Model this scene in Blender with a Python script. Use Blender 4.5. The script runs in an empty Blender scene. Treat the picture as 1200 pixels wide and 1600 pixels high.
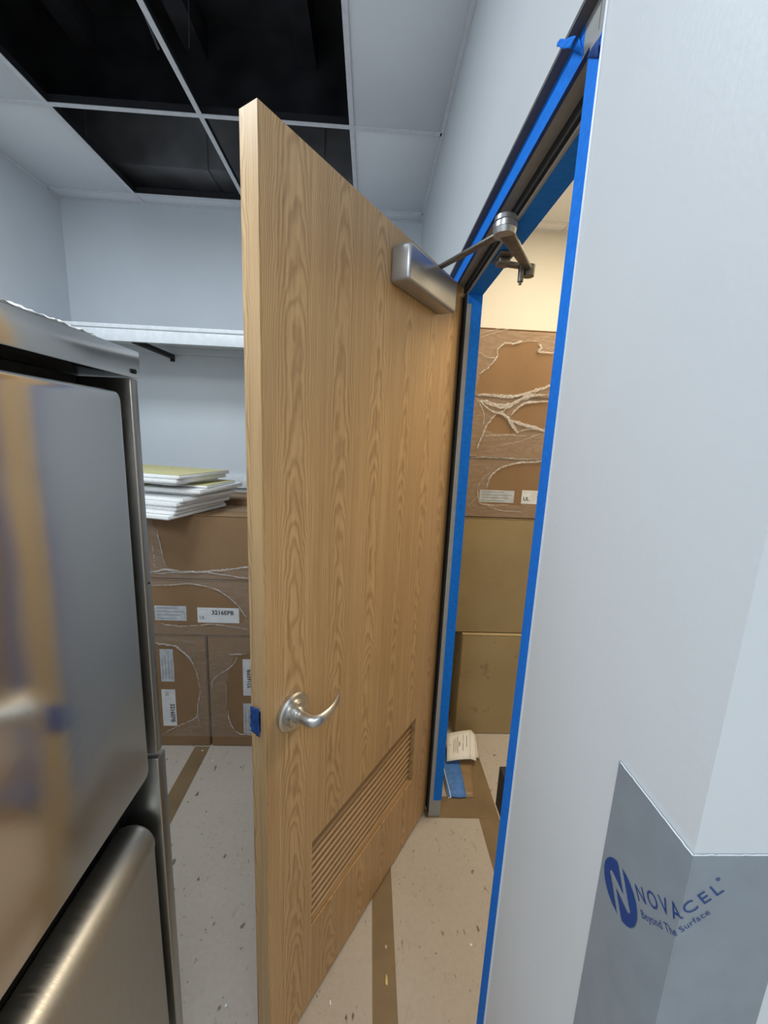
import bpy, bmesh, math, random
from mathutils import Vector, Matrix, noise
random.seed(7)
S = bpy.context.scene
COL = S.collection
# ------------------------------------------------------------------ camera
H = 1.6175                                   # eye height
FPX = 613.0                                  # focal length in pixels of the 1200x1600 frame
RIGHT = Vector((0.99844566, -0.03526293, 0.04316013))
DOWN = Vector((0.03596159, -0.18401729, -0.98226493))
FWD = Vector((0.04257975, 0.98229026, -0.18246315))
EYE = Vector((0, 0, H))
cd = bpy.data.cameras.new('camera')
cam = bpy.data.objects.new('camera', cd); COL.objects.link(cam)
m = Matrix((RIGHT, -DOWN, -FWD)).transposed().to_4x4(); m.translation = EYE
cam.matrix_world = m
cd.sensor_fit = 'VERTICAL'; cd.sensor_height = 24.0; cd.lens = FPX * 24.0 / 1600.0
cd.clip_start = 0.01
S.camera = cam
# ------------------------------------------------------------------ world, lights, exposure
w = bpy.data.worlds.new('world'); S.world = w; w.use_nodes = True
w.node_tree.nodes['Background'].inputs[0].default_value = (0.30, 0.36, 0.45, 1)
w.node_tree.nodes['Background'].inputs[1].default_value = 0.05
def area(name, loc, sx, sy, power, col):
    l = bpy.data.lights.new(name, 'AREA'); l.shape = 'RECTANGLE'; l.size = sx; l.size_y = sy
    l.energy = power; l.color = col
    o = bpy.data.objects.new(name, l); COL.objects.link(o); o.location = loc
    return o
area('corridor_troffer', (-0.95, 0.95, 2.845), 0.55, 0.55, 16, (0.86, 0.94, 1.0))
area('corridor_troffer', (-0.85, -0.85, 2.845), 0.6, 1.2, 27, (0.86, 0.94, 1.0))
area('corridor_troffer', (0.60, -1.20, 2.845), 1.2, 0.6, 12, (0.88, 0.95, 1.0))
area('store_troffer', (1.10, 1.55, 2.845), 0.6, 0.6, 20, (1.0, 0.84, 0.60))
S.view_settings.view_transform = 'Standard'; S.view_settings.look = 'None'
S.view_settings.gamma = 1.0; S.view_settings.use_curve_mapping = False
S.view_settings.exposure = 0.46

# ------------------------------------------------------------------ geometry helpers
def ray(px, py):
    return ((px - 600) * RIGHT + (py - 800) * DOWN + FPX * FWD).normalized()
def at(px, py, axis, val):
    r = ray(px, py); t = (val - EYE[axis]) / r[axis]
    return EYE + r * t

class MB:
    def __init__(s): s.v = []; s.f = []
    def box(s, x0, x1, y0, y1, z0, z1):
        n = len(s.v)
        s.v += [(x0,y0,z0),(x1,y0,z0),(x1,y1,z0),(x0,y1,z0),(x0,y0,z1),(x1,y0,z1),(x1,y1,z1),(x0,y1,z1)]
        s.f += [tuple(n+i for i in q) for q in ((0,3,2,1),(4,5,6,7),(0,1,5,4),(1,2,6,5),(2,3,7,6),(3,0,4,7))]
        return s
    def hexa(s, pts):                       # 8 points: 4 bottom ccw, 4 top ccw
        n = len(s.v); s.v += [tuple(p) for p in pts]
        s.f += [tuple(n+i for i in q) for q in ((0,3,2,1),(4,5,6,7),(0,1,5,4),(1,2,6,5),(2,3,7,6),(3,0,4,7))]
        return s
    def poly_plate(s, pts, nrm, th):        # polygon extruded along nrm by th
        n = len(s.v); k = len(pts); nv = Vector(nrm) * th
        s.v += [tuple(Vector(p)) for p in pts] + [tuple(Vector(p) + nv) for p in pts]
        s.f.append(tuple(n + i for i in reversed(range(k)))); s.f.append(tuple(n + k + i for i in range(k)))
        for i in range(k):
            j = (i + 1) % k; s.f.append((n+i, n+j, n+k+j, n+k+i))
        return s
    def cyl(s, a, b, r0, r1=None, seg=24):
        a = Vector(a); b = Vector(b); r1 = r0 if r1 is None else r1
        d = (b - a).normalized(); u = d.orthogonal().normalized(); w_ = d.cross(u)
        n = len(s.v)
        for c, r in ((a, r0), (b, r1)):
            for i in range(seg):
                t = 2*math.pi*i/seg; s.v.append(tuple(c + (u*math.cos(t) + w_*math.sin(t))*r))
        for i in range(seg):
            j = (i+1) % seg; s.f.append((n+i, n+j, n+seg+j, n+seg+i))
        s.f.append(tuple(n+i for i in reversed(range(seg)))); s.f.append(tuple(n+seg+i for i in range(seg)))
        return s
    def sweep(s, pts, ra, rb=None, up=(0,0,1), seg=14, closed=False):   # elliptical section: ra sideways, rb along up
        pts = [Vector(p) for p in pts]; k = len(pts)
        ra = ra if isinstance(ra, (list, tuple)) else [ra]*k
        rb = ra if rb is None else (rb if isinstance(rb, (list, tuple)) else [rb]*k)
        n = len(s.v); up = Vector(up)
        for i, p in enumerate(pts):
            if closed: d = pts[(i+1) % k] - pts[i-1]
            else: d = pts[min(i+1, k-1)] - pts[max(i-1, 0)]
            if d.length < 1e-9: d = Vector((1,0,0))
            d.normalize(); side = d.cross(up)
            if side.length < 1e-4: side = d.orthogonal()
            side.normalize(); uu = side.cross(d)
            for j in range(seg):
                t = 2*math.pi*j/seg; s.v.append(tuple(p + side*math.cos(t)*ra[i] + uu*math.sin(t)*rb[i]))
        for i in range(k if closed else k-1):
            for j in range(seg):
                a = n + i*seg + j; b = n + i*seg + (j+1) % seg
                c = n + ((i+1) % k)*seg + (j+1) % seg; d_ = n + ((i+1) % k)*seg + j
                s.f.append((a, b, c, d_))
        if not closed:
            s.f.append(tuple(n+j for j in reversed(range(seg)))); s.f.append(tuple(n+(k-1)*seg+j for j in range(seg)))
        return s
    def xf(s, fn): s.v = [tuple(fn(Vector(p))) for p in s.v]; return s
    def build(s, name, mat, parent=None, bevel=0, smooth=False, seg=2):
        me = bpy.data.meshes.new(name); me.from_pydata(s.v, [], s.f)
        bm = bmesh.new(); bm.from_mesh(me); bmesh.ops.recalc_face_normals(bm, faces=bm.faces)
        if bevel:
            bmesh.ops.bevel(bm, geom=bm.edges[:], offset=bevel, segments=seg, profile=0.5, affect='EDGES', clamp_overlap=True)
        bm.to_mesh(me); bm.free()
        if smooth or bevel:
            for p in me.polygons: p.use_smooth = True
            if bevel and not smooth: me.set_sharp_from_angle(angle=math.radians(50))
            elif smooth: me.set_sharp_from_angle(angle=math.radians(42))
        o = bpy.data.objects.new(name, me); COL.objects.link(o)
        if mat: me.materials.append(mat)
        if parent: o.parent = parent
        return o

def empty(name, loc=(0,0,0), rz=0):
    o = bpy.data.objects.new(name, None); COL.objects.link(o)
    o.location = loc; o.rotation_euler = (0,0,rz); o.empty_display_size = 0.05
    return o
def tag(o, label=None, cat=None, group=None, kind=None):
    if label: o['label'] = label
    if cat: o['category'] = cat
    if group: o['group'] = group
    if kind: o['kind'] = kind
    return o
def struct(o, label=None): 
    o['kind'] = 'structure'
    if label: o['label'] = label
    return o
def text_mesh(txt, size, fn, name, mat, parent, bold=0.0, space=1.0, width=None, cut=None):
    c = bpy.data.curves.new('lettering', 'FONT'); c.body = txt; c.size = size; c.offset = bold; c.space_character = space
    c.align_x = 'LEFT'; c.resolution_u = 3
    t = bpy.data.objects.new('lettering', c); COL.objects.link(t)
    bpy.context.view_layer.update()
    dg = bpy.context.evaluated_depsgraph_get()
    me = bpy.data.meshes.new_from_object(t.evaluated_get(dg))
    bpy.data.objects.remove(t); bpy.data.curves.remove(c)
    if width:
        k = width / max(v.co.x for v in me.vertices)
        for v in me.vertices: v.co.x *= k
    if cut:
        bm = bmesh.new(); bm.from_mesh(me)
        bmesh.ops.bisect_plane(bm, geom=bm.verts[:] + bm.edges[:] + bm.faces[:], dist=1e-7, plane_co=cut[0], plane_no=cut[1])
        bm.to_mesh(me); bm.free()
    for v in me.vertices: v.co = fn(v.co.x, v.co.y)
    me.materials.clear(); me.materials.append(mat); me.name = name
    o = bpy.data.objects.new(name, me); COL.objects.link(o)
    if parent: o.parent = parent
    return o

# ------------------------------------------------------------------ material helpers
def srgb(r, g, b):
    f = lambda c: (c/255/12.92) if c/255 <= 0.04045 else ((c/255+0.055)/1.055)**2.4
    return (f(r), f(g), f(b), 1)
class G:
    """a small node graph builder"""
    def __init__(s, name):
        s.m = bpy.data.materials.new(name); s.m.use_nodes = True; s.t = s.m.node_tree
        s.p = s.t.nodes['Principled BSDF']; s.out = s.t.nodes['Material Output']
    def n(s, typ, **kw):
        nd = s.t.nodes.new(typ)
        for k, v in kw.items(): setattr(nd, k, v)
        return nd
    def link(s, a, b): s.t.links.new(a, b)
    def val(s, x, sock):
        if isinstance(x, (int, float)): sock.default_value = x
        elif isinstance(x, tuple): sock.default_value = x
        else: s.link(x, sock)
    def math(s, op, a, b=0.0, c=None, clamp=False):
        nd = s.n('ShaderNodeMath', operation=op); nd.use_clamp = clamp
        s.val(a, nd.inputs[0]); s.val(b, nd.inputs[1])
        if c is not None: s.val(c, nd.inputs[2])
        return nd.outputs[0]
    def coord(s, scale=(1,1,1), loc=(0,0,0)):
        tc = s.n('ShaderNodeTexCoord'); mp = s.n('ShaderNodeMapping')
        mp.inputs['Scale'].default_value = scale; mp.inputs['Location'].default_value = loc
        s.link(tc.outputs['Object'], mp.inputs[0]); return mp.outputs[0]
    def xyz(s):
        tc = s.n('ShaderNodeTexCoord'); sp = s.n('ShaderNodeSeparateXYZ'); s.link(tc.outputs['Object'], sp.inputs[0])
        return sp.outputs
    def noise(s, vec, scale, detail=2, rough=0.5, dist=0.0):
        nd = s.n('ShaderNodeTexNoise'); s.link(vec, nd.inputs['Vector'])
        nd.inputs['Scale'].default_value = scale; nd.inputs['Detail'].default_value = detail
        nd.inputs['Roughness'].default_value = rough; nd.inputs['Distortion'].default_value = dist
        return nd.outputs['Fac']
    def ramp(s, fac, stops, interp='LINEAR'):
        nd = s.n('ShaderNodeValToRGB'); s.link(fac, nd.inputs[0]); r = nd.color_ramp; r.interpolation = interp
        while len(r.elements) < len(stops): r.elements.new(0.5)
        for e, (p, c) in zip(r.elements, stops): e.position = p; e.color = c
        return nd.outputs[0]
    def mix(s, fac, a, b, mode='MIX'):
        nd = s.n('ShaderNodeMix', data_type='RGBA', blend_type=mode)
        s.val(fac, nd.inputs[0]); s.val(a, nd.inputs[6]); s.val(b, nd.inputs[7]); return nd.outputs[2]
    def bump(s, h, strength, dist):
        nd = s.n('ShaderNodeBump'); s.link(h, nd.inputs['Height'])
        nd.inputs['Strength'].default_value = strength; nd.inputs['Distance'].default_value = dist
        s.link(nd.outputs[0], s.p.inputs['Normal']); return nd.outputs[0]
    def set(s, **kw):
        names = dict(color='Base Color', rough='Roughness', metal='Metallic', alpha='Alpha', trans='Transmission Weight', coat='Coat Weight', spec='Specular IOR Level', aniso='Anisotropic')
        for k, v in kw.items(): s.val(v, s.p.inputs[names[k]])
        return s
def gray(v): return (v, v, v, 1)

def paint(name, col, var=0.04, bump=0.15, rough=0.55, scale=220):
    g = G(name); c = g.coord()
    n = g.noise(c, 2.5, 3); a = tuple(x*(1-var) for x in col[:3]) + (1,); b = tuple(min(1, x*(1+var)) for x in col[:3]) + (1,)
    g.set(color=g.ramp(n, [(0.3, a), (0.7, b)]), rough=rough)
    g.bump(g.noise(c, scale, 2), bump, 0.001); return g.m
def flat(name, col, rough=0.5, metal=0.0, nscale=40, var=0.06, bump=0.0):
    g = G(name); c = g.coord(); n = g.noise(c, nscale, 2)
    a = tuple(x*(1-var) for x in col[:3]) + (1,); b = tuple(min(1, x*(1+var)) for x in col[:3]) + (1,)
    g.set(color=g.ramp(n, [(0.3, a), (0.7, b)]), rough=rough, metal=metal)
    if bump: g.bump(n, bump, 0.001)
    return g.m

M = {}
M['wall'] = paint('grey_wall_paint', (0.64, 0.68, 0.72, 1))
M['wall_white'] = paint('white_wall_panel', (0.61, 0.635, 0.66, 1), var=0.03, bump=0.22, rough=0.42, scale=150)
M['cream'] = paint('cream_wall_paint', (0.70, 0.68, 0.62, 1))
M['tile'] = paint('ceiling_tile', (0.78, 0.80, 0.84, 1), var=0.03, bump=0.35, rough=0.9, scale=420)
M['tee'] = flat('white_tee', (0.72, 0.73, 0.77, 1), 0.45)
M['plenum'] = flat('dark_plenum', (0.085, 0.088, 0.105, 1), 0.9, nscale=3, var=0.5)
M['duct'] = flat('dark_duct', (0.17, 0.17, 0.18, 1), 0.6, nscale=4, var=0.4)
M['wire'] = flat('steel_wire', (0.35, 0.35, 0.35, 1), 0.4, 0.8)
M['web'] = flat('dark_tee_web', (0.02, 0.02, 0.024, 1), 0.6)
M['frame'] = flat('grey_frame_paint', (0.33, 0.335, 0.33, 1), 0.45)
M['dark_trim'] = flat('dark_reveal', (0.11, 0.105, 0.105, 1), 0.6)
M['black'] = flat('black_rubber', (0.008, 0.008, 0.008, 1), 0.7)
M['tape'] = flat('blue_masking_tape', (0.008, 0.185, 0.74, 1), 0.7, nscale=90, var=0.10, bump=0.15)
M['tape'].node_tree.nodes['Principled BSDF'].inputs['Specular IOR Level'].default_value = 0.2
M['tape_dark'] = flat('shaded_blue_tape', (0.008, 0.055, 0.24, 1), 0.6, nscale=60, var=0.2)  # same blue tape, with shade put into a darker colour
M['shelf'] = flat('white_melamine', (0.76, 0.79, 0.82, 1), 0.4)
M['white'] = flat('white_board', (0.88, 0.89, 0.88, 1), 0.8, nscale=120, var=0.05, bump=0.2)
M['tile_face'] = flat('yellowed_tile_face', (0.60, 0.55, 0.28, 1), 0.9, nscale=60, var=0.12)
M['paper'] = flat('white_paper', (0.82, 0.80, 0.76, 1), 0.7, var=0.03)
M['ink'] = flat('black_ink', (0.02, 0.02, 0.022, 1), 0.6)
M['ink_grey'] = flat('grey_ink', (0.25, 0.26, 0.28, 1), 0.6)
M['blue_ink'] = flat('blue_ink', (0.006, 0.045, 0.20, 1), 0.4)
M['label'] = flat('white_label', (0.72, 0.74, 0.76, 1), 0.4, nscale=25, var=0.08)
M['label_grey'] = flat('grey_label', (0.50, 0.53, 0.56, 1), 0.35, nscale=30, var=0.15)
M['chrome'] = None
def brushed(name, col, rough, bump=0.0, scale=(1,1,1), nscale=30, aniso=0.0):
    g = G(name); c = g.coord(scale); n = g.noise(c, nscale, 3)
    g.set(color=col, metal=1.0, rough=g.ramp(n, [(0.25, gray(max(0.02, rough*0.75))), (0.75, gray(rough*1.25))]), aniso=aniso)
    if bump: g.bump(n, bump, 0.002)
    return g.m
M['nickel'] = brushed('satin_nickel', (0.62, 0.61, 0.58, 1), 0.30)
M['alu'] = flat('silver_paint', (0.40, 0.40, 0.40, 1), 0.32, 0.75, nscale=700, var=0.10)
M['arm'] = flat('dull_steel_arm', (0.20, 0.19, 0.17, 1), 0.42, 0.8, nscale=60, var=0.2)
def stainless():
    g = G('filmed_stainless'); c = g.coord(); 
    cb = g.coord((1, 220, 3)); big = g.noise(c, 5.0, 1, 0.4)
    x = g.xyz()
    # creases of the protective film in a patch low on the door
    wv = g.noise(g.coord((1, 2.2, 3.4)), 2.6, 1, 0.5, 0.6)
    rid = g.math('ABSOLUTE', g.math('SUBTRACT', wv, 0.5))
    rid = g.math('SUBTRACT', 1.0, g.math('MULTIPLY', rid, 14.0), clamp=True)
    zz = g.math('ABSOLUTE', g.math('SUBTRACT', x[2], 1.14)); zm = g.math('SUBTRACT', 1.0, g.math('MULTIPLY', zz, 7.0), clamp=True)
    h = g.math('ADD', g.math('MULTIPLY', big, 1.0), g.math('MULTIPLY', g.math('MULTIPLY', rid, zm), 0.022))
    fine = g.noise(cb, 12, 2)
    g.set(color=(0.68, 0.67, 0.65, 1), metal=1.0, rough=g.ramp(fine, [(0.2, gray(0.11)), (0.8, gray(0.17))]))
    g.bump(h, 0.09, 0.03); return g.m
M['steel'] = stainless()
M['steel_flat'] = brushed('flat_stainless', (0.66, 0.65, 0.63, 1), 0.15, scale=(1, 1, 90), nscale=14)
M['steel_rough'] = brushed('brushed_stainless', (0.52, 0.51, 0.48, 1), 0.42, scale=(1, 60, 1), nscale=12)
M['steel_frame'] = flat('steel_cabinet_frame', (0.46, 0.45, 0.42, 1), 0.30, 1.0, nscale=3, var=0.03)

def cardboard(name, c1, c2, stain=0.0):
    g = G(name); c = g.coord(); big = g.noise(c, 3.5, 4, 0.6); fib = g.noise(g.coord((4, 4, 160)), 5, 2)
    f = g.math('ADD', g.math('MULTIPLY', big, 0.8), g.math('MULTIPLY', fib, 0.25))
    col = g.ramp(f, [(0.3, c1), (0.75, c2)])
    if stain:
        bl = g.noise(c, 9.0, 3, 0.6); msk = g.ramp(bl, [(0.62, gray(0)), (0.70, gray(stain))])
        col = g.mix(msk, col, tuple(x*0.45 for x in c1[:3]) + (1,))
    g.set(color=col, rough=0.72, spec=0.25)
    g.bump(g.math('ADD', g.math('MULTIPLY', fib, 0.4), big), 0.12, 0.004); return g.m
M['card'] = cardboard('brown_cardboard', (0.235, 0.140, 0.072, 1), (0.30, 0.185, 0.098, 1))
M['card_pale'] = cardboard('olive_cardboard', (0.31, 0.225, 0.115, 1), (0.39, 0.295, 0.16, 1), 0.0)
M['card_stain'] = cardboard('stained_cardboard', (0.35, 0.255, 0.13, 1), (0.43, 0.325, 0.175, 1), 0.5)
M['card_tape'] = flat('brown_paper_tape', (0.27, 0.175, 0.085, 1), 0.5, nscale=14, var=0.12)
def film():
    g = G('stretch_film'); t = g.t
    n1 = g.noise(g.coord((1.0, 1.0, 3.0)), 9, 4, 0.65, 1.0)
    st = g.noise(g.coord((2.0, 1, 34.0)), 4, 3, 0.6, 0.6)
    line = g.math('SUBTRACT', 1.0, g.math('MULTIPLY', g.math('ABSOLUTE', g.math('SUBTRACT', n1, 0.5)), 26.0), clamp=True)
    st2 = g.ramp(st, [(0.58, gray(0)), (0.78, gray(1))])
    fac = g.math('ADD', 0.10, g.math('ADD', g.math('MULTIPLY', line, 0.10), g.math('MULTIPLY', st2, 0.14)))
    tr = g.n('ShaderNodeBsdfTransparent'); gl = g.n('ShaderNodeBsdfPrincipled')
    gl.inputs['Base Color'].default_value = (0.72, 0.68, 0.64, 1); gl.inputs['Roughness'].default_value = 0.25
    mx = g.n('ShaderNodeMixShader'); g.link(fac, mx.inputs[0]); g.link(tr.outputs[0], mx.inputs[1]); g.link(gl.outputs[0], mx.inputs[2])
    bp = g.n('ShaderNodeBump'); g.link(g.math('ADD', n1, st), bp.inputs['Height']); bp.inputs['Strength'].default_value = 0.6; bp.inputs['Distance'].default_value = 0.006
    g.link(bp.outputs[0], gl.inputs['Normal'])
    g.link(mx.outputs[0], g.out.inputs['Surface']); return g.m
def film_fold():
    g = G('gathered_film'); n1 = g.noise(g.coord((1, 1, 2.2)), 55, 3, 0.65, 1.5)
    tr = g.n('ShaderNodeBsdfTransparent'); gl = g.n('ShaderNodeBsdfPrincipled')
    gl.inputs['Base Color'].default_value = (0.78, 0.74, 0.70, 1); gl.inputs['Roughness'].default_value = 0.22
    fac = g.ramp(n1, [(0.38, gray(0.10)), (0.66, gray(0.75))])
    mx = g.n('ShaderNodeMixShader'); g.link(fac, mx.inputs[0]); g.link(tr.outputs[0], mx.inputs[1]); g.link(gl.outputs[0], mx.inputs[2])
    g.link(mx.outputs[0], g.out.inputs['Surface']); return g.m
M['film'] = film(); M['fold'] = film_fold()

def floor_mat():
    g = G('floor_protection_paper'); c = g.coord()
    big = g.noise(c, 1.6, 4, 0.6); fine = g.noise(c, 60, 3, 0.6)
    f = g.math('ADD', g.math('MULTIPLY', big, 0.7), g.math('MULTIPLY', fine, 0.35))
    col = g.ramp(f, [(0.30, (0.42, 0.36, 0.30, 1)), (0.72, (0.53, 0.465, 0.395, 1))])
    spk = g.noise(g.coord((1, 0.55, 1)), 34, 2, 0.55, 0.3); area_ = g.ramp(g.noise(c, 2.2, 2), [(0.36, gray(0)), (0.52, gray(1))])
    sp = g.ramp(spk, [(0.672, gray(0)), (0.72, gray(1))])
    spk2 = g.ramp(g.noise(g.coord((1, 0.8, 1), (5, 2, 0)), 75, 2, 0.6), [(0.665, gray(0)), (0.73, gray(0.9))])
    sp = g.math('MAXIMUM', sp, spk2)
    col = g.mix(g.math('MULTIPLY', g.math('MULTIPLY', sp, area_), 0.78), col, (0.075, 0.062, 0.05, 1))
    smear = g.noise(g.coord((1, 0.4, 1), (3, 1, 0)), 22, 4, 0.75, 1.2)
    col = g.mix(g.ramp(smear, [(0.62, gray(0)), (0.74, gray(0.42))]), col, (0.15, 0.125, 0.10, 1))
    g.set(color=col, rough=0.65, spec=0.3); g.bump(fine, 0.1, 0.001); return g.m
M['floor'] = floor_mat()

def oak(name, leaf, ss, light, dark, cath=1.0):
    """veneer: ss picks the across-grain axis (0 x, 1 y); cathedral arches repeat in every leaf of width `leaf`"""
    g = G(name); x = g.xyz(); u = x[ss]; z = x[2]
    wob = g.noise(g.coord((2.0, 2.0, 0.9)), 2.6, 3, 0.55)
    wob2 = g.noise(g.coord((9, 9, 3.2)), 2.2, 3, 0.6)
    uu = g.math('ADD', g.math('DIVIDE', u, leaf), 10.0)
    fr = g.math('SUBTRACT', g.math('FRACT', uu), 0.47)
    u2 = g.math('MULTIPLY', fr, fr)
    # arches: z + A*u^2 ; period varies along the height
    fld = g.math('ADD', g.math('MULTIPLY', z, 10.0*cath), g.math('MULTIPLY', u2, 36.0))
    fld = g.math('ADD', fld, g.math('MULTIPLY', wob, 10.0))
    fld = g.math('ADD', fld, g.math('MULTIPLY', wob2, 2.4))
    saw = g.math('FRACT', fld)
    band = g.math('POWER', g.math('SINE', g.math('MULTIPLY', g.math('POWER', saw, 1.7), 3.14159)), 2.0)
    pores = g.noise(g.coord((300, 300, 5)), 1.6, 3, 0.7)
    fib = g.noise(g.coord((70, 70, 1.2)), 1.5, 3, 0.6)
    f = g.math('ADD', g.math('MULTIPLY', band, 0.24), g.math('ADD', g.math('MULTIPLY', pores, 0.42), g.math('MULTIPLY', fib, 0.55)))
    mid = tuple((a+b)/2 for a, b in zip(light, dark))
    col = g.ramp(f, [(0.36, light), (0.66, mid), (0.94, dark)])
    leafn = g.n('ShaderNodeTexWhiteNoise', noise_dimensions='1D'); g.link(g.math('FLOOR', uu), leafn.inputs['W'])
    tint = g.math('ADD', 0.93, g.math('MULTIPLY', leafn.outputs['Value'], 0.12))
    hs = g.n('ShaderNodeHueSaturation'); g.link(col, hs.inputs['Color']); g.link(tint, hs.inputs['Value'])
    g.set(color=hs.outputs[0], rough=g.ramp(pores, [(0.3, gray(0.34)), (0.7, gray(0.46))]), spec=0.4)
    g.bump(f, 0.10, 0.0008); return g.m
M['oak'] = oak('oak_veneer', 0.146, 0, (0.58, 0.378, 0.182, 1), (0.26, 0.135, 0.052, 1))
M['oak_edge'] = oak('oak_edge', 0.09, 1, (0.66, 0.44, 0.22, 1), (0.30, 0.165, 0.072, 1), 0.35)
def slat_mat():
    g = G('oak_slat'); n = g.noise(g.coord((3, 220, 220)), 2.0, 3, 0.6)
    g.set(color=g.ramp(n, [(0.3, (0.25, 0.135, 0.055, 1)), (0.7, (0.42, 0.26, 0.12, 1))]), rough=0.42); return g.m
M['oak_slat'] = slat_mat()

# ------------------------------------------------------------------ the setting
XR, XR2, XL = 0.2585, 0.355, -1.772      # door wall faces, left wall
YB, YN, YC = 2.53, -1.9, 0.238           # back wall, wall behind the camera, end of the door wall
XE = 1.75                                # far side of the store room
ZC = 2.8525
ZT = 2.192                               # top of the door frame
JN, JF = 0.545, 1.545                    # rough opening

b = MB().box(XL-0.1, XE+0.1, YN-0.1, YB+0.1, -0.08, 0.0); struct(b.build('floor', M['floor']), 'beige protective paper covering the floor')
b = MB().box(XL-0.1, XR, YB, YB+0.1, 0, ZC+0.04); struct(b.build('wall_back', M['wall']))
b = MB().box(XL-0.1, XL, YN, YB, 0, ZC+0.04); struct(b.build('wall_left', M['wall']))
wr = MB().box(XR, XR2, YC, JN, 0, ZC+0.04)
wr.box(XR, XR2, JF, YB, 0, ZC+0.04).box(XR, XR2, JN, JF, ZT, ZC+0.04)
struct(wr.build('wall_right', M['wall_white']), 'white pebbled wall panel beside the taped door frame')
b = MB().box(XR2, XE, YC, YC+0.145, 0, ZC+0.04); struct(b.build('wall_end', M['wall_white']))
b = MB().box(XR2, XE, YB, YB+0.1, 0, ZC+0.04); struct(b.build('wall_store', M['cream']), 'cream wall of the store room behind the boxes')
b = MB().box(XE, XE+0.1, YN, YB, 0, ZC+0.04); struct(b.build('wall_far', M['cream']))
b = MB().box(XL-0.1, XE+0.1, YN-0.1, YN, 0, ZC+0.04); struct(b.build('wall_near', M['wall']))

# ceiling: lay-in tiles on a tee grid, four tiles taken out
ce = struct(empty('ceiling', (0, 0, ZC)), 'lay-in tile ceiling with four tiles missing')
gx = [XL, -1.314, -0.722, -0.1186, XR]
gx2 = [XR2, 1.09, 1.70, XE]
gy = [YN, -1.159, -0.556, 0.047, 0.650, 1.253, 1.856, 2.435, YB]
open_cells = {(1, 5), (2, 5), (1, 6), (2, 6)}
def tile(x0, x1, y0, y1):
    MB().box(x0+0.004, x1-0.004, y0+0.004, y1-0.004, 0.0035, 0.019).build('ceiling_tile', M['tile'], ce, bevel=0.0015, seg=1)
for i in range(len(gx)-1):
    for j in range(len(gy)-1):
        if (i, j) in open_cells: continue
        if i == 3 and gy[j+1] <= 0.1: continue
        tile(gx[i], gx[i+1], gy[j], gy[j+1])
for i in range(len(gx2)-1):
    for j in range(len(gy)-1):
        if gy[j+1] <= 0.1: continue
        y0 = max(gy[j], YC+0.145)
        if gy[j+1] - y0 > 0.05: tile(gx2[i], gx2[i+1], y0, gy[j+1])
cx = [gx[3], 0.485, 1.09, 1.70, XE]
for i in range(4):
    for j in range(len(gy)-1):
        if gy[j+1] <= 0.1: tile(cx[i], cx[i+1], gy[j], gy[j+1])
MB().box(XR, XE, 0.047, YC-0.001, 0.0035, 0.019).build('ceiling_tile', M['tile'], ce)
def tee_y(x, y0, y1):
    MB().box(x-0.0095, x+0.0095, y0, y1, 0.0, 0.003).build('grid_tee', M['tee'], ce)
    MB().box(x-0.0015, x+0.0015, y0, y1, 0.003, 0.038).build('tee_web', M['web'], ce)
def tee_x(y, x0, x1):
    MB().box(x0, x1, y-0.0095, y+0.0095, 0.0004, 0.0034).build('grid_tee', M['tee'], ce)
    MB().box(x0, x1, y-0.0012, y+0.0012, 0.0034, 0.036).build('tee_web', M['web'], ce)
for x in gx[1:4]: tee_y(x, YN, YB)
for x in gx2[1:3]: tee_y(x, YC+0.145, YB)
for y in gy[1:-1]:
    for i in range(len(gx)-1): tee_x(y, gx[i]+0.0098, gx[i+1]-0.0098)
    if y > YC+0.145:
        for a, c in zip(gx2[:-1], gx2[1:]): tee_x(y, a+0.0098, c-0.0098)
MB().box(XR-0.016, XR-0.0005, YC, YB, 0.0004, 0.003).build('wall_angle', M['tee'], ce)
MB().box(XL+0.0005, XL+0.016, YN, YB, 0.0004, 0.003).build('wall_angle', M['tee'], ce)
MB().box(XL+0.016, XR-0.016, YB-0.016, YB-0.0005, 0.0004, 0.003).build('wall_angle', M['tee'], ce)
MB().box(XR2, XE, YB-0.016, YB-0.0005, 0.0004, 0.003).build('wall_angle', M['tee'], ce)
pl = MB().box(XL-0.1, XE+0.1, YN-0.1, YB+0.15, 0.95, 1.0)
pl.box(XL-0.15, XL-0.1, YN-0.1, YB+0.15, 0.04, 1.0).box(XE+0.1, XE+0.15, YN-0.1, YB+0.15, 0.04, 1.0)
pl.box(XL-0.1, XE+0.1, YB+0.1, YB+0.15, 0.04, 1.0).box(XL-0.1, XE+0.1, YN-0.15, YN-0.1, 0.04, 1.0)
pl.build('roof_deck', M['plenum'], ce)
for x in (-1.62, -1.02, -0.42, 0.18): MB().box(x-0.05, x+0.05, YN, YB+0.1, 0.78, 0.95).build('roof_joist', M['plenum'], ce)
b = MB().box(XL-0.05, XR+0.2, 2.36, 2.62, 0.10, 0.36)
for x in (-1.5, -0.9, -0.3): b.box(x-0.012, x+0.012, 2.352, 2.628, 0.092, 0.368)
b.xf(lambda p: p + Vector((0, 0, ZC)))
tag(b.build('air_duct', M['duct']), 'dark sheet metal duct above the open ceiling grid by the back wall', 'duct')
b = MB().sweep([(-1.02+0.01*math.sin(k*1.7), 0.9+0.14*k, ZC+0.55-0.004*(k-4)**2) for k in range(10)], 0.006, seg=6)
tag(b.build('ceiling_cable', M['duct'], smooth=True), 'thin grey cable running above the open ceiling grid', 'cable')
b = MB().cyl((-0.66, 1.62, ZC+0.04), (-0.62, 1.60, ZC+0.94), 0.0016, seg=6)
tag(b.build('hanger_wire', M['wire']), 'thin wire hanging down to the ceiling tee', 'wire')
b = MB().cyl((-0.9, 1.9, ZC+0.62), (0.3, 1.72, ZC+0.62), 0.016, seg=12)
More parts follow.
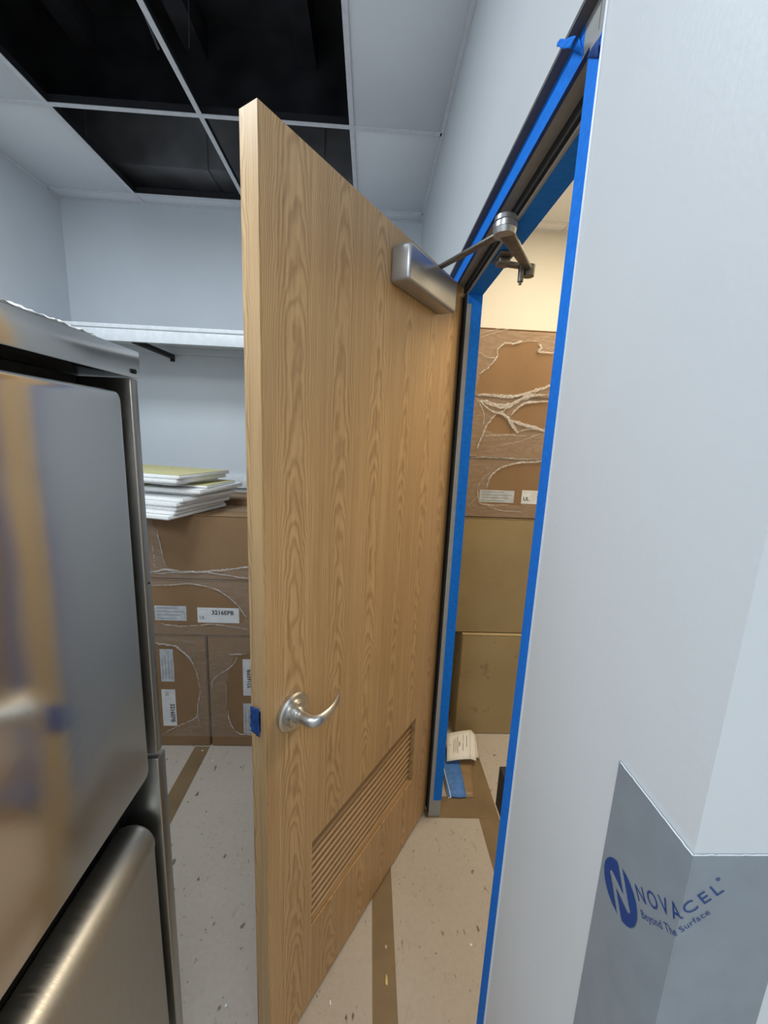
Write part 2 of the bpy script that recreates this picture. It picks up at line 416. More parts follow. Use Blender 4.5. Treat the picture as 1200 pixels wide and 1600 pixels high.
tag(b.build('conduit_pipe', M['duct'], smooth=True), 'thin metal conduit crossing above the open ceiling grid', 'pipe')

# ------------------------------------------------------------------ door frame with its tape
FX = 0.275                               # face of the steel frame
OY0, OY1 = 0.620, 1.493                  # clear faces of the jambs
SY = 1.437                               # stop of the hinge jamb
fr = struct(empty('trim_1', (FX, 1.05, 0)), 'grey steel door frame edged with blue masking tape')
def fpart(mb, name, mat, label=None, bevel=0):
    mb.xf(lambda p: p - Vector((FX, 1.05, 0))); o = mb.build(name, mat, fr, bevel=bevel)
    if label: o['label'] = label
    return o
fpart(MB().box(FX, XR2+0.012, JN+0.03, JF-0.006, 2.145, 2.187), 'header', M['frame'])
fpart(MB().box(0.312, 0.366, OY0+0.03, SY, 2.1155, 2.1449), 'header_stop', M['frame'])
fpart(MB().box(FX, XR2+0.012, JN+0.030, OY0, 0, 2.1449).box(FX+0.012, XR2, JN+0.001, JN+0.0295, 0, 2.187), 'strike_jamb', M['frame'])
fpart(MB().box(0.312, 0.366, OY0+0.0001, OY0+0.03, 0, 2.1449), 'strike_stop', M['frame'])
fpart(MB().box(FX, XR2+0.012, OY1, JF-0.006, 0, 2.1449), 'hinge_jamb', M['frame'])
fpart(MB().box(0.315, 0.366, SY, OY1-0.0001, 0, 2.1150), 'hinge_stop', M['frame'])
fpart(MB().box(0.3085, 0.3148, SY+0.002, OY1-0.001, 0.02, 2.115), 'gasket', M['black'])
fpart(MB().box(0.3045, 0.3118, OY0+0.03, OY1-0.04, 2.121, 2.143), 'gasket', M['black'])
# tape: face of the header (with its wrap under the edge), strike jamb, stops
T = 0.0006
fpart(MB().box(FX-T, FX-0.00005, 0.640, JF-0.02, 2.1448, 2.1870), 'masking_tape', M['tape'])
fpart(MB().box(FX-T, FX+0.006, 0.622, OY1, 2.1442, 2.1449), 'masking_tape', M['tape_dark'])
fpart(MB().box(FX-T, FX-0.00005, JN+0.0285, OY0+0.0006, 0.0, 2.135), 'masking_tape', M['tape'])
fpart(MB().box(0.3185, 0.3665, OY0+0.03, SY-0.001, 2.1148, 2.1154), 'masking_tape', M['tape'])
fpart(MB().box(0.3665, 0.3672, OY0+0.03, SY, 2.1148, 2.1445), 'masking_tape', M['tape'])
fpart(MB().box(0.331, 0.3670, SY-0.0007, SY-0.0001, 0.085, 2.098), 'masking_tape', M['tape'])
fpart(MB().box(0.317, 0.3670, SY-0.0009, SY-0.00015, 2.085, 2.1150), 'masking_tape', M['tape'])
fpart(MB().box(FX-T, FX-0.00005, OY1+0.002, JF-0.006, 0.05, 2.135), 'masking_tape', M['tape'])
# loose tape ends at the upper strike corner
def crumple(pts_grid, name, mat, th=0.0008, parent=None, label=None, off=None):
    rows = len(pts_grid); cols = len(pts_grid[0]); v = [tuple(p) for r in pts_grid for p in r]
    f = [(i*cols+j, i*cols+j+1, (i+1)*cols+j+1, (i+1)*cols+j) for i in range(rows-1) for j in range(cols-1)]
    mb = MB(); mb.v = v; mb.f = f
    if off: mb.xf(lambda p: p - Vector(off))
    o = mb.build(name, mat, parent, smooth=False)
    for p in o.data.polygons: p.use_smooth = True
    md = o.modifiers.new('thick', 'SOLIDIFY'); md.thickness = th
    if label: o['label'] = label
    return o
def grid4(a, b_, c, d, nu, nv, fn=None):
    a, b_, c, d = map(Vector, (a, b_, c, d)); out = []
    for j in range(nv+1):
        t = j/nv; r = []
        for i in range(nu+1):
            s_ = i/nu; p = (a*(1-s_) + b_*s_)*(1-t) + (d*(1-s_) + c*s_)*t
            if fn: p = p + Vector(fn(s_, t))
            r.append(p)
        out.append(r)
    return out
offF = (FX, 1.05, 0)
q = [at(893, 77, 0, XR-0.002), at(872, 74, 0, XR-0.004), at(875, 63, 0, XR-0.004), at(903, 56, 0, XR-0.002)]
crumple(grid4(*q, 8, 5, lambda s_, t: (-0.003*abs(math.sin(7*s_+2*t)), 0, 0.001*math.sin(9*s_))), 'masking_tape', M['tape'], parent=fr, off=offF, label='crumpled torn end of the blue tape')
q = [at(893, 77, 0, FX-0.0012), at(913, 87, 0, FX-0.0012), at(906, 57, 0, FX-0.0012), at(902, 57, 0, FX-0.0012)]
crumple(grid4(*q, 6, 6, lambda s_, t: (-0.001*abs(math.sin(8*s_+5*t)), 0, 0)), 'masking_tape', M['tape'], parent=fr, off=offF)
q = [at(918, 90, 0, FX-0.001), at(936, 91, 0, FX-0.001), at(940, 55, 0, FX-0.005), at(938, 58, 0, FX-0.005)]
crumple(grid4(*q, 5, 6, lambda s_, t: (-0.002*math.sin(math.pi*t), 0, 0)), 'masking_tape', M['tape_dark'], parent=fr, off=offF, label='dark blue folded tape tab')
fpart(MB().box(FX-0.0003, FX-0.00005, 0.5995, 0.6007, 2.147, 2.187), 'mitre_joint', M['dark_trim'])
# strike plate lip
sp = MB().box(0.300, 0.330, OY0, OY0+0.003, 0.86, 1.02).box(0.2835, 0.302, OY0+0.001, OY0+0.052, 0.893, 0.982)
fpart(sp, 'strike_plate', M['black'], 'black strike plate lip', bevel=0.0012)
tr = MB().box(XR+0.0006, FX, JN+0.001, JF-0.001, 2.1872, 2.1918)
struct(tr.build('trim_2', M['dark_trim']), 'dark grey reveal strip above the door frame')
ck = MB().cyl((XR+0.001, JN+0.004, 0.02), (XR+0.001, JN+0.004, ZT-0.02), 0.0032, seg=8)
struct(ck.build('trim_3', M['wall_white'], smooth=True), 'pale bead of caulk along the wall panel edge')

# ------------------------------------------------------------------ the door
TH = math.radians(34.8)
HP = Vector((0.3045, 1.463, 0))
U = Vector((-math.sin(TH), -math.cos(TH), 0)); NN = Vector((math.cos(TH), -math.sin(TH), 0))
def W2D(p):
    d = Vector(p) - HP; return Vector((d.dot(U), d.dot(NN), d.z))
DW, DT, DB, DTop = 0.881, 0.0445, 0.012, 2.141
door = struct(empty('door_1', HP, math.atan2(U.y, U.x)), 'oak veneer door standing ajar with a louvre and lever')
LS0, LS1, LZ0, LZ1 = 0.155, 0.733, 0.285, 0.567
E1 = DW - 0.0012
lf = MB().box(0, LS0, -DT, 0, DB, DTop).box(LS1, E1, -DT, 0, DB, DTop).box(LS0, LS1, -DT, 0, DB, LZ0).box(LS0, LS1, -DT, 0, LZ1, DTop)
lf = lf.build('door_leaf', M['oak'], door)
MB().box(E1+0.0001, DW, -DT, 0, DB, DTop).build('edge_band', M['oak_edge'], door)
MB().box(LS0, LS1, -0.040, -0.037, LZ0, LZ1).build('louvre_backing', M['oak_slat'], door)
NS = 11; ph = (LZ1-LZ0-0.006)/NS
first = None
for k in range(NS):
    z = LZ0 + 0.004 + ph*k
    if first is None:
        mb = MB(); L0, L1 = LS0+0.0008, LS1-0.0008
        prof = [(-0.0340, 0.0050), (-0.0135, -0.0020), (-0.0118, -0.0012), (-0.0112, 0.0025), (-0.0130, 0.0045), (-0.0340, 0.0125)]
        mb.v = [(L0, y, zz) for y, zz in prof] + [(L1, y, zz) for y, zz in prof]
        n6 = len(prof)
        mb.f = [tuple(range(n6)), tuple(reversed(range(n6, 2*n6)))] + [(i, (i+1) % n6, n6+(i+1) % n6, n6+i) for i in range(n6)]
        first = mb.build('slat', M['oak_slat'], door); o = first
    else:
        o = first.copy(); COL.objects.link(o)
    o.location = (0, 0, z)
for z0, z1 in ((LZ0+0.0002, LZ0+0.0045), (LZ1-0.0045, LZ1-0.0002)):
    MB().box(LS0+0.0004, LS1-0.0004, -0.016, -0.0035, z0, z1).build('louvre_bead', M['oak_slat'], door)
# lever handle
LX, LZ = 0.808, 1.004
rose = MB().cyl((LX, 0.0001, LZ), (LX, 0.010, LZ), 0.0445, 0.0445, 40).cyl((LX, 0.010, LZ), (LX, 0.0135, LZ), 0.0445, 0.041, 40)
rose = rose.build('rose', M['nickel'], door, smooth=True); rose['label'] = 'round satin metal rose'
MB().cyl((LX, 0.0136, LZ), (LX, 0.026, LZ), 0.031, 0.029, 40).build('collar', M['nickel'], rose, smooth=True)
MB().cyl((LX, 0.0261, LZ), (LX, 0.034, LZ), 0.0185, 0.0175, 32).build('neck', M['nickel'], rose, smooth=True)
lp = [(0, 0.0341), (0, 0.046), (0.000, 0.058), (-0.004, 0.067), (-0.012, 0.0725), (-0.024, 0.0755), (-0.042, 0.0755), (-0.060, 0.0725), (-0.078, 0.067), (-0.094, 0.0595), (-0.107, 0.052), (-0.116, 0.046)]
pts = [(LX + a, y, LZ + 0.0007*(i-3 if i > 3 else 0)) for i, (a, y) in enumerate(lp)]
ra = [0.0145, 0.0145, 0.0145, 0.0135, 0.0115, 0.0095, 0.008, 0.007, 0.006, 0.005, 0.0038, 0.0016]
rb = [0.0145, 0.0145, 0.0145, 0.0145, 0.0140, 0.0135, 0.0125, 0.0115, 0.010, 0.008, 0.0055, 0.002]
MB().sweep(pts, ra, rb, seg=18).build('lever', M['nickel'], door, smooth=True)['label'] = 'curved satin metal lever'
# tape over the latch
g4 = grid4((DW+0.0015, -0.043, 0.982), (DW+0.0015, -0.014, 0.980), (DW+0.0015, -0.016, 1.047), (DW+0.0015, -0.043, 1.042), 8, 10,
           lambda s_, t: (0.0035*noise.noise(Vector((s_*5, t*6, 2))) + 0.003, 0, 0.0))
crumple(g4, 'latch_tape', M['tape_dark'], parent=door, label='crumpled dark blue tape over the latch')
MB().box(DW+0.0001, DW+0.0010, -0.033, -0.014, 0.990, 1.040).build('latch_plate', M['nickel'], door)
# closer
body = MB().box(0.182, 0.472, 0.0002, 0.058, 2.004, 2.091).build('closer_body', M['alu'], door, bevel=0.009, seg=3)
body['label'] = 'silver box of the door closer'
def dpart(mb, name, mat, bevel=0, smooth=False):
    mb.xf(W2D); return mb.build(name, mat, body, bevel=bevel, smooth=smooth)
ZA = 2.092
KN = at(789, 358, 2, ZA); KN.z = ZA
SPN = HP + U*0.275 + NN*0.030; SPN.z = ZA
PV = at(826, 424, 2, 2.082); PV.z = 2.082
def flatbar(a, b_, wdt, th, w2=None):
    a = Vector(a); b_ = Vector(b_); d = (b_ - a).normalized(); s_ = d.cross(Vector((0,0,1))).normalized(); up = s_.cross(d)
    w2 = w2 or wdt; mb = MB()
    mb.hexa([a - s_*wdt/2 - up*th/2, b_ - s_*w2/2 - up*th/2, b_ + s_*w2/2 - up*th/2, a + s_*wdt/2 - up*th/2,
             a - s_*wdt/2 + up*th/2, b_ - s_*w2/2 + up*th/2, b_ + s_*w2/2 + up*th/2, a + s_*wdt/2 + up*th/2])
    return mb
dpart(MB().cyl(SPN - Vector((0,0,0.006)), SPN + Vector((0,0,0.014)), 0.013, seg=20), 'spindle', M['arm'], smooth=True)
dpart(flatbar(SPN + Vector((0,0,0.008)), KN + Vector((0,0,-0.006)), 0.016, 0.007, 0.022), 'main_arm', M['arm'], bevel=0.0015)
kn = MB().cyl(KN + Vector((0,0,-0.014)), KN + Vector((0,0,-0.002)), 0.024, 0.026, 28).cyl(KN + Vector((0,0,-0.0015)), KN + Vector((0,0,0.009)), 0.0265, 0.0265, 28)
kn.cyl(KN + Vector((0,0,0.0092)), KN + Vector((0,0,0.013)), 0.023, 0.023, 28).cyl(KN + Vector((0,0,0.0131)), KN + Vector((0,0,0.023)), 0.0255, 0.024, 28)
dpart(kn, 'knuckle', M['alu'], smooth=True)
dpart(flatbar(KN + Vector((0.006,0,-0.010)), PV + Vector((0,0,0.004)), 0.034, 0.010, 0.020), 'forearm', M['arm'], bevel=0.003)
pv = MB().cyl(PV + Vector((0,0,-0.013)), PV + Vector((0,0,0.014)), 0.015, 0.016, 24)
dpart(pv, 'pivot', M['arm'], smooth=True)
ST = at(814, 428, 2, 2.072)
dpart(MB().cyl((ST.x, ST.y, 2.052), (ST.x, ST.y, 2.096), 0.0075, 0.0085, 16).cyl((ST.x, ST.y, 2.045), (ST.x, ST.y, 2.0519), 0.004, 0.004, 10), 'stud', M['arm'], smooth=True)
SH = at(772, 408, 2, 2.105)
br = MB().box(0.322, 0.362, SH.y-0.045, SH.y+0.030, 2.1085, 2.1146)
br.box(0.328, 0.358, SH.y-0.022, SH.y+0.014, 2.094, 2.1084)
dpart(br, 'soffit_shoe', M['arm'], bevel=0.002)
dpart(flatbar((0.352, SH.y-0.004, 2.098), (PV.x, PV.y+0.004, 2.094), 0.020, 0.011), 'bracket_rod', M['arm'], bevel=0.003)

# ------------------------------------------------------------------ corner guard with printed film
def gfold(w_, z, e=0.0):                 # unwrap: w<0 runs back along the door wall, w>0 along the wall end
    if w_ <= 0: return Vector((XR - 0.0021 - e, YC - 0.0021 - e - w_, z))
    return Vector((XR - 0.0021 - e + w_, YC - 0.0021 - e, z))
G0 = Vector((XR, YC, 0.1))
cg = tag(empty('corner_guard', G0), 'grey film-wrapped corner guard with blue printing on the wall end', 'corner guard')
def gpart(mb, name, mat, bevel=0):
    mb.xf(lambda p: p - G0); return mb.build(name, mat, cg, bevel=bevel)
def guard_mat():
    g = G('film_on_guard'); c = g.coord(); n = g.noise(c, 30, 3)
    g.set(color=g.ramp(n, [(0.3, (0.215, 0.245, 0.280, 1)), (0.7, (0.24, 0.275, 0.310, 1))]), rough=0.36, spec=0.45)
    g.bump(g.noise(c, 180, 2), 0.12, 0.0006); return g.m
M['guard'] = guard_mat()
gpart(MB().box(XR-0.0020, XR-0.0001, YC-0.002, YC+0.088, 0.10, 1.3165).box(XR, XR+0.0865, YC-0.002, YC-0.0001, 0.10, 1.3165), 'guard_plate', M['guard'])
eb = MB().sweep([gfold(-0.088 + 0.0875*i/24, 1.3168 + 0.0008*noise.noise(Vector((i*0.7, 0, 0)))) for i in range(25)], 0.0006, 0.0006, seg=6)
eb.sweep([gfold(0.0005 + 0.086*i/30, 1.3166 + 0.0009*noise.noise(Vector((i*0.9, 3, 0))), -0.001) for i in range(31)], 0.0004, 0.0004, seg=6)
gpart(eb, 'film_edge', M['shelf'])
TA = math.radians(42.6)
def gcut(ox): return ((-ox/math.cos(TA), 0, 0), (math.cos(TA), -math.sin(TA), 0))
def gtext(ox, oz, dx, dz): return lambda x, y: gfold(ox + x*math.cos(TA) - y*math.sin(TA), oz + x*math.sin(TA) + y*math.cos(TA), 0.0004) - G0
text_mesh('NOVACEL', 0.0165, gtext(-0.0395, 1.2190, 0, 0), 'lettering', M['blue_ink'], cg, 0.0, 1.32, 0.0965, gcut(-0.0395))
text_mesh('Beyond The Surface', 0.0082, gtext(-0.0320, 1.2105, 0, 0), 'lettering', M['blue_ink'], cg, 0.0, 1.06, 0.0770, gcut(-0.0320))
def ring(cx, cy, r, n=20): return [(cx + r*math.cos(2*math.pi*i/n), cy + r*math.sin(2*math.pi*i/n)) for i in range(n)]
gt = gtext(-0.0405, 1.2195, 0, 0)
mb = MB()
ro = [gt(x, y) for x, y in ring(0.099, 0.0125, 0.0016)]; ri = [gt(x, y) for x, y in ring(0.099, 0.0125, 0.0008)]
mb.v = [tuple(p) for p in ro + ri]; mb.f = [(i, (i+1) % 20, 20+(i+1) % 20, 20+i) for i in range(20)]
mb.build('registered_mark', M['blue_ink'], cg)
# logo disc with a clear N cut through it
LC = (-0.0610, 1.1995)
def lg(x, y): return gfold(LC[0] + x*math.cos(TA) - y*math.sin(TA), LC[1] + x*math.sin(TA) + y*math.cos(TA), 0.0005) - G0
def inN(x, y):
    R_ = 0.0245
    x /= R_; y /= R_
    def seg(x0, y0, x1, y1, w_):
        dx, dy = x1-x0, y1-y0; t = max(0, min(1, ((x-x0)*dx + (y-y0)*dy)/(dx*dx+dy*dy)))
        return math.hypot(x-x0-t*dx, y-y0-t*dy) < w_
    return seg(-0.52, -1.0, -0.30, 0.42, 0.13) or seg(-0.30, 0.42, 0.30, -0.42, 0.15) or seg(0.30, -0.42, 0.52, 1.0, 0.13)
mb = MB(); NG = 72; R_ = 0.0245; stp = 2*R_/NG; idx = {}
for i in range(NG):
    for j in range(NG):
        x = -R_ + (i+0.5)*stp; y = -R_ + (j+0.5)*stp
        if math.hypot(x, y) > R_ or inN(x, y): continue
        q = []
        for a, c in ((i, j), (i+1, j), (i+1, j+1), (i, j+1)):
            if (a, c) not in idx: idx[(a, c)] = len(mb.v); mb.v.append(tuple(lg(-R_+a*stp, -R_+c*stp)))
            q.append(idx[(a, c)])
        mb.f.append(tuple(q))
mb.build('printed_logo', M['blue_ink'], cg)['label'] = 'round blue printed logo with a clear letter N'

# ------------------------------------------------------------------ refrigerator
FF = -0.41
F0 = Vector((-0.75, 0.3, 0))
fg = tag(empty('refrigerator', F0), 'tall stainless steel refrigerator with two doors at the left', 'refrigerator')
def rpart(mb, name, mat, bevel=0, seg=2, parent=None, smooth=False):
    mb.xf(lambda p: p - F0); return mb.build(name, mat, parent or fg, bevel=bevel, seg=seg, smooth=smooth)
FY0, FY1 = -0.16, 0.732
rpart(MB().box(-1.12, -0.5055, FY0, FY1-0.003, 0.12, 1.735), 'cabinet', M['steel_frame'], 0.003)
rpart(MB().box(-0.505, FF+0.006, FY0, FY1, 1.701, 1.747), 'top_panel', M['steel_flat'], 0.0015)
tp = fg.children[-1]
rpart(MB().cyl((FF+0.0062, FY1-0.018, 1.712), (FF+0.008, FY1-0.018, 1.712), 0.004, seg=14), 'screw', M['black'])
rpart(MB().box(-0.5052, -0.496, FY0+0.02, 0.7065, 0.125, 1.7005), 'gasket_and_gap_shade', M['black'])  # black sheet for the gasket and the shade in the door gaps
rpart(MB().box(-0.505, FF+0.001, 0.7095, FY1-0.0015, 0.968, 1.7005), 'front_post', M['steel_frame'], 0.002)
rpart(MB().box(-0.505, FF+0.003, 0.7070, FY1+0.004, 0.122, 0.958), 'front_post', M['steel_frame'], 0.002)
rpart(MB().cyl((FF+0.0012, 0.722, 1.33), (FF+0.0022, 0.722, 1.33), 0.0022, seg=10), 'rivet', M['black'])
def panel_door(name, z0, z1, rt, rbm, mat):
    """a door skin: rounded corners in its own plane, rolled edges towards the cabinet"""
    y0, y1 = FY0+0.004, 0.6835; xb, xf_ = -0.4950, FF
    out = []; rc = 0.014
    for cy, cz, a0 in ((y1-rc, z0+rc, -90), (y1-rc, z1-rc, 0), (y0+rc, z1-rc, 90), (y0+rc, z0+rc, 180)):
        for k in range(6):
            t = math.radians(a0 + 18*k); out.append((cy + rc*math.cos(t), cz + rc*math.sin(t)))
    mb = MB(); n = len(out); cy = (y0+y1)/2; cz = (z0+z1)/2
    rings = [(xb, 0.0)] + [(xf_ - rbm*(1-math.sin(math.radians(90*k/5))), rbm*(1-math.cos(math.radians(90*k/5)))) for k in range(6)]
    for x, ins in rings:
        for (y, z) in out:
            yy = y - max(-1, min(1, (y-cy)/((y1-y0)/2)))*ins; 
            if z > cz: zz = z - ((z-cz)/((z1-z0)/2))*ins*rt/rbm
            else: zz = z - ((z-cz)/((z1-z0)/2))*ins
            mb.v.append((x, yy, zz))
    for r in range(len(rings)-1):
        for i in range(n):
            j = (i+1) % n; mb.f.append((r*n+i, r*n+j, (r+1)*n+j, (r+1)*n+i))
    mb.f.append(tuple(range(n))); mb.f.append(tuple((len(rings)-1)*n+i for i in range(n)))
    return rpart(mb, name, mat, smooth=True)
panel_door('upper_door', 0.946, 1.676, 0.006, 0.006, M['steel'])
# lower door: slab with a fat rolled grip along its top
mb = MB(); prof = [(-0.4950, 0.150), (FF, 0.150), (FF, 0.77)]
for k in range(13):
    t = math.radians(-8 + 188*k/12); prof.append((FF-0.040 + 0.042*math.cos(t), 0.788 + 0.042*math.sin(t)))
prof += [(-0.4950, 0.775), (-0.4950, 0.76)]
np_ = len(prof)
for y in (FY0+0.004, 0.672, 0.681, 0.6855):
    sc = {0.681: 0.97, 0.6855: 0.86}.get(y, 1.0)
    for (x, z) in prof:
        if z > 0.765: x = FF-0.040 + (x-(FF-0.040))*sc; z = 0.788 + (z-0.788)*sc
        mb.v.append((max(x, -0.4950), y, z))
for r in range(3):
    for i in range(np_):
        j = (i+1) % np_; mb.f.append((r*np_+i, r*np_+j, (r+1)*np_+j, (r+1)*np_+i))
mb.f.append(tuple(range(np_))); mb.f.append(tuple(3*np_+i for i in range(np_)))
rpart(mb, 'lower_door', M['steel_rough'], smooth=True)
rpart(MB().box(-1.10, -0.47, FY0+0.02, FY1-0.03, 0.0, 0.1195), 'kick_plate', M['black'])
# torn film on top
q = [at(40, 488, 0, FF-0.03), at(128, 520, 0, FF-0.03), at(126, 514, 0, FF-0.06), at(42, 481, 0, FF-0.06)]
q = [Vector((FF+0.002, 0.455, 1.7485)), Vector((FF+0.002, 0.630, 1.7485)), Vector((FF-0.045, 0.660, 1.757)), Vector((FF-0.045, 0.470, 1.760))]
o = crumple(grid4(*q, 26, 6, lambda s_, t: (0.004*noise.noise(Vector((s_*22, t*5, 1))), 0, 0.006*abs(noise.noise(Vector((s_*16, t*4, 7)))) + 0.004*t)), 'film_scrap', M['white'])
tag(o, 'crinkled white film scrap lying along the refrigerator top edge', 'film scrap')

# ------------------------------------------------------------------ shelf on the back wall
SHF = 2.115
sh = tag(empty('wall_shelf', (-0.8, YB, 2.04)), 'white wall shelf with thick front edge and black brackets', 'shelf')
def spart(mb, name, mat, bevel=0):
    mb.xf(lambda p: p - Vector((-0.8, YB, 2.04))); return mb.build(name, mat, sh, bevel=bevel)
spart(MB().box(XL+0.002, XR-0.003, SHF-0.006, YB-0.001, 2.0995, 2.1180), 'shelf_board', M['shelf'], 0.001)
spart(MB().box(XL+0.002, XR-0.003, SHF, SHF+0.019, 2.040, 2.0990), 'front_edge', M['shelf'], 0.001)
for x in (-1.20, -0.35): spart(MB().box(x-0.0125, x+0.0125, SHF+0.0195, YB-0.0015, 2.036, 2.060).box(x-0.0125, x+0.0125, YB-0.008, YB-0.0015, 2.020, 2.0355), 'bracket', M['black'], 0.001)
spart(MB().box(XL+0.002, XR-0.003, YB-0.019, YB-0.001, 2.0605, 2.0990), 'wall_cleat', M['wall'])
lc = MB().box(XL+0.002, XR-0.003, YB-0.020, YB-0.001, 1.272, 1.352)
tag(lc.build('wall_ledger', M['shelf'], bevel=0.001), 'white ledger board on the back wall behind the stacked tiles', 'board')

# ------------------------------------------------------------------ cardboard boxes
def carton(x0, x1, y0, y1, z0, z1, label, group, mat='card', seam='x', name='cardboard_box'):
    c0 = Vector(((x0+x1)/2, (y0+y1)/2, z0)); t = tag(empty(name, c0), label, 'box', group)
    nx, ny, nz = 8, 4, 6
    bm = bmesh.new(); bmesh.ops.create_cube(bm, size=1.0)
    for v in bm.verts: v.co = Vector(((x0 if v.co.x < 0 else x1), (y0 if v.co.y < 0 else y1), (z0 if v.co.z < 0 else z1 - 0.0045))) - c0
    bmesh.ops.bevel(bm, geom=bm.edges[:], offset=0.004, segments=2, affect='EDGES')
    me = bpy.data.meshes.new('box_body'); bm.to_mesh(me); bm.free()
    for p in me.polygons: p.use_smooth = True
    me.set_sharp_from_angle(angle=math.radians(35)); me.materials.append(M[mat])
    o = bpy.data.objects.new('box_body', me); COL.objects.link(o); o.parent = t
    # top flaps meet along the middle, brown tape over the joint
    ym = (y0+y1)/2; zt = z1-0.0043
    for a, c in ((y0+0.001, ym-0.001), (ym+0.001, y1-0.001)):
        f = MB().box(x0+0.001, x1-0.001, a, c, zt, zt+0.0035); f.xf(lambda p: p - c0); f.build('flap', M[mat], t, bevel=0.001, seg=1)
    f = MB().box(x0+0.002, x1-0.002, ym-0.03, ym+0.03, zt+0.0036, zt+0.0041); f.xf(lambda p: p - c0); f.build('sealing_tape', M['card_tape'], t)
    t['c0'] = tuple(c0)
    return t
def blabel(t, yf, px, mat, texts=(), vertical=False, lines=0):
    """a stuck-on label on the front face of a box; px = its corners in the photograph, taken on that face"""
    c0 = Vector(t['c0']); pts = [at(*p, 1, yf) for p in px]
    xs = [p.x for p in pts]; zs = [p.z for p in pts]
    x0, x1, z0, z1 = min(xs), max(xs), min(zs), max(zs)
    l = MB().box(x0, x1, yf-0.0008, yf-0.0001, z0, z1); l.xf(lambda p: p - c0); l = l.build('label', M[mat], t)
    for (txt, fx, fz, size, ink) in texts:
        if vertical:   # reads bottom to top
            fn = lambda x, y: Vector((x0 + (x1-x0)*fx - y, yf-0.0012, z0 + (z1-z0)*fz + x)) - c0
            if vertical == 'down': fn = lambda x, y: Vector((x0 + (x1-x0)*fx + y, yf-0.0012, z0 + (z1-z0)*fz - x)) - c0
        else: fn = lambda x, y: Vector((x0 + (x1-x0)*fx + x, yf-0.0012, z0 + (z1-z0)*fz + y)) - c0
        text_mesh(txt, size, fn, 'lettering', M[ink], l, 0.0006 if size > 0.02 else 0.0)
    for k in range(lines):
        if vertical:
            xx = x0 + (x1-x0)*(0.15 + 0.7*k/max(1, lines-1)); b_ = MB().box(xx-0.0015, xx+0.0015, yf-0.0011, yf-0.0009, z0+(z1-z0)*0.08, z0+(z1-z0)*(0.7 + 0.22*((k*7) % 3)/2))
        else:
            zz = z0 + (z1-z0)*(0.15 + 0.7*k/max(1, lines-1)); b_ = MB().box(x0+(x1-x0)*0.06, x0+(x1-x0)*(0.7 + 0.24*((k*7) % 3)/2), yf-0.0011, yf-0.0009, zz-0.0015, zz+0.0015)
        b_.xf(lambda p: p - c0); b_.build('print_line', M['ink_grey'], l)
    return l
YL = 1.825
gl_ = 'wrapped boxes stacked behind the refrigerator'
bl1 = carton(-1.19, -0.776, YL, 2.42, 0.001, 0.622, 'brown box standing on the floor nearest the refrigerator, left of the seam', gl_)
bl2 = carton(-0.768, -0.40, YL, 2.42, 0.001, 0.622, 'brown box standing on the floor beside the door edge, right of the seam', gl_)
bl3 = carton(-1.19, -0.38, YL, 2.42, 0.624, 0.914, 'brown box with white 3216EPB label lying second from the top', gl_)
bl4 = carton(-1.19, -0.38, YL, 2.12, 0.917, 1.233, 'brown box on top of the stack under the white tiles', gl_)
bl5 = carton(-1.10, -0.36, 2.135, 2.42, 0.917, 1.262, 'brown box behind the pile of white ceiling tiles', gl_)
blabel(bl3, YL, [(241, 946), (292, 970)], 'label_grey', lines=4)
blabel(bl3, YL, [(308, 949), (374, 974)], 'label', [('3216EPB', 0.34, 0.56, 0.030, 'ink'), ('UL', 0.05, 0.25, 0.022, 'ink_grey'), ('- - - - -', 0.05, 0.80, 0.012, 'ink_grey')], lines=0)
blabel(bl1, YL, [(249, 1014), (273, 1065)], 'label_grey', vertical=True, lines=4)
blabel(bl1, YL, [(252, 1077), (277, 1134)], 'label', [('3216EPB', 0.60, 0.62, 0.030, 'ink'), ('UL', 0.30, 0.94, 0.022, 'ink_grey')], vertical='down')
blabel(bl2, YL, [(379, 1030), (404, 1087)], 'label', [('3216EPB', 0.55, 0.20, 0.030, 'ink')], vertical=True)
blabel(bl2, YL, [(380, 1099), (404, 1146)], 'label_grey', vertical=True, lines=4)
YR = 1.955
gr_ = 'boxes stacked in the store room'
br1 = carton(0.535, 1.20, 1.934, 2.40, 0.001, 0.606, 'stained tan box standing on the floor through the doorway', gr_, 'card_stain')
br2 = carton(0.455, 1.15, YR, 2.40, 0.609, 1.243, 'plain olive tan box second from the floor through the doorway', gr_, 'card_pale')
br3 = carton(0.452, 1.15, YR, 2.40, 1.246, 1.546, 'brown box with white labels in the middle of the doorway stack', gr_)
br4 = carton(0.452, 1.15, YR, 2.40, 1.549, 1.842, 'brown box wrapped in torn film, second from the top through the doorway', gr_)
br5 = carton(0.452, 1.15, YR, 2.40, 1.845, 2.155, 'topmost brown box against the cream wall through the doorway', gr_)
blabel(br3, YR, [(750, 765), (802, 786)], 'label_grey', lines=4)
blabel(br3, YR, [(816, 766), (866, 789)], 'label', [('3216EPB', 0.44, 0.50, 0.030, 'ink'), ('UL', 0.05, 0.25, 0.026, 'ink'), ('- - - - -', 0.06, 0.82, 0.013, 'ink')])

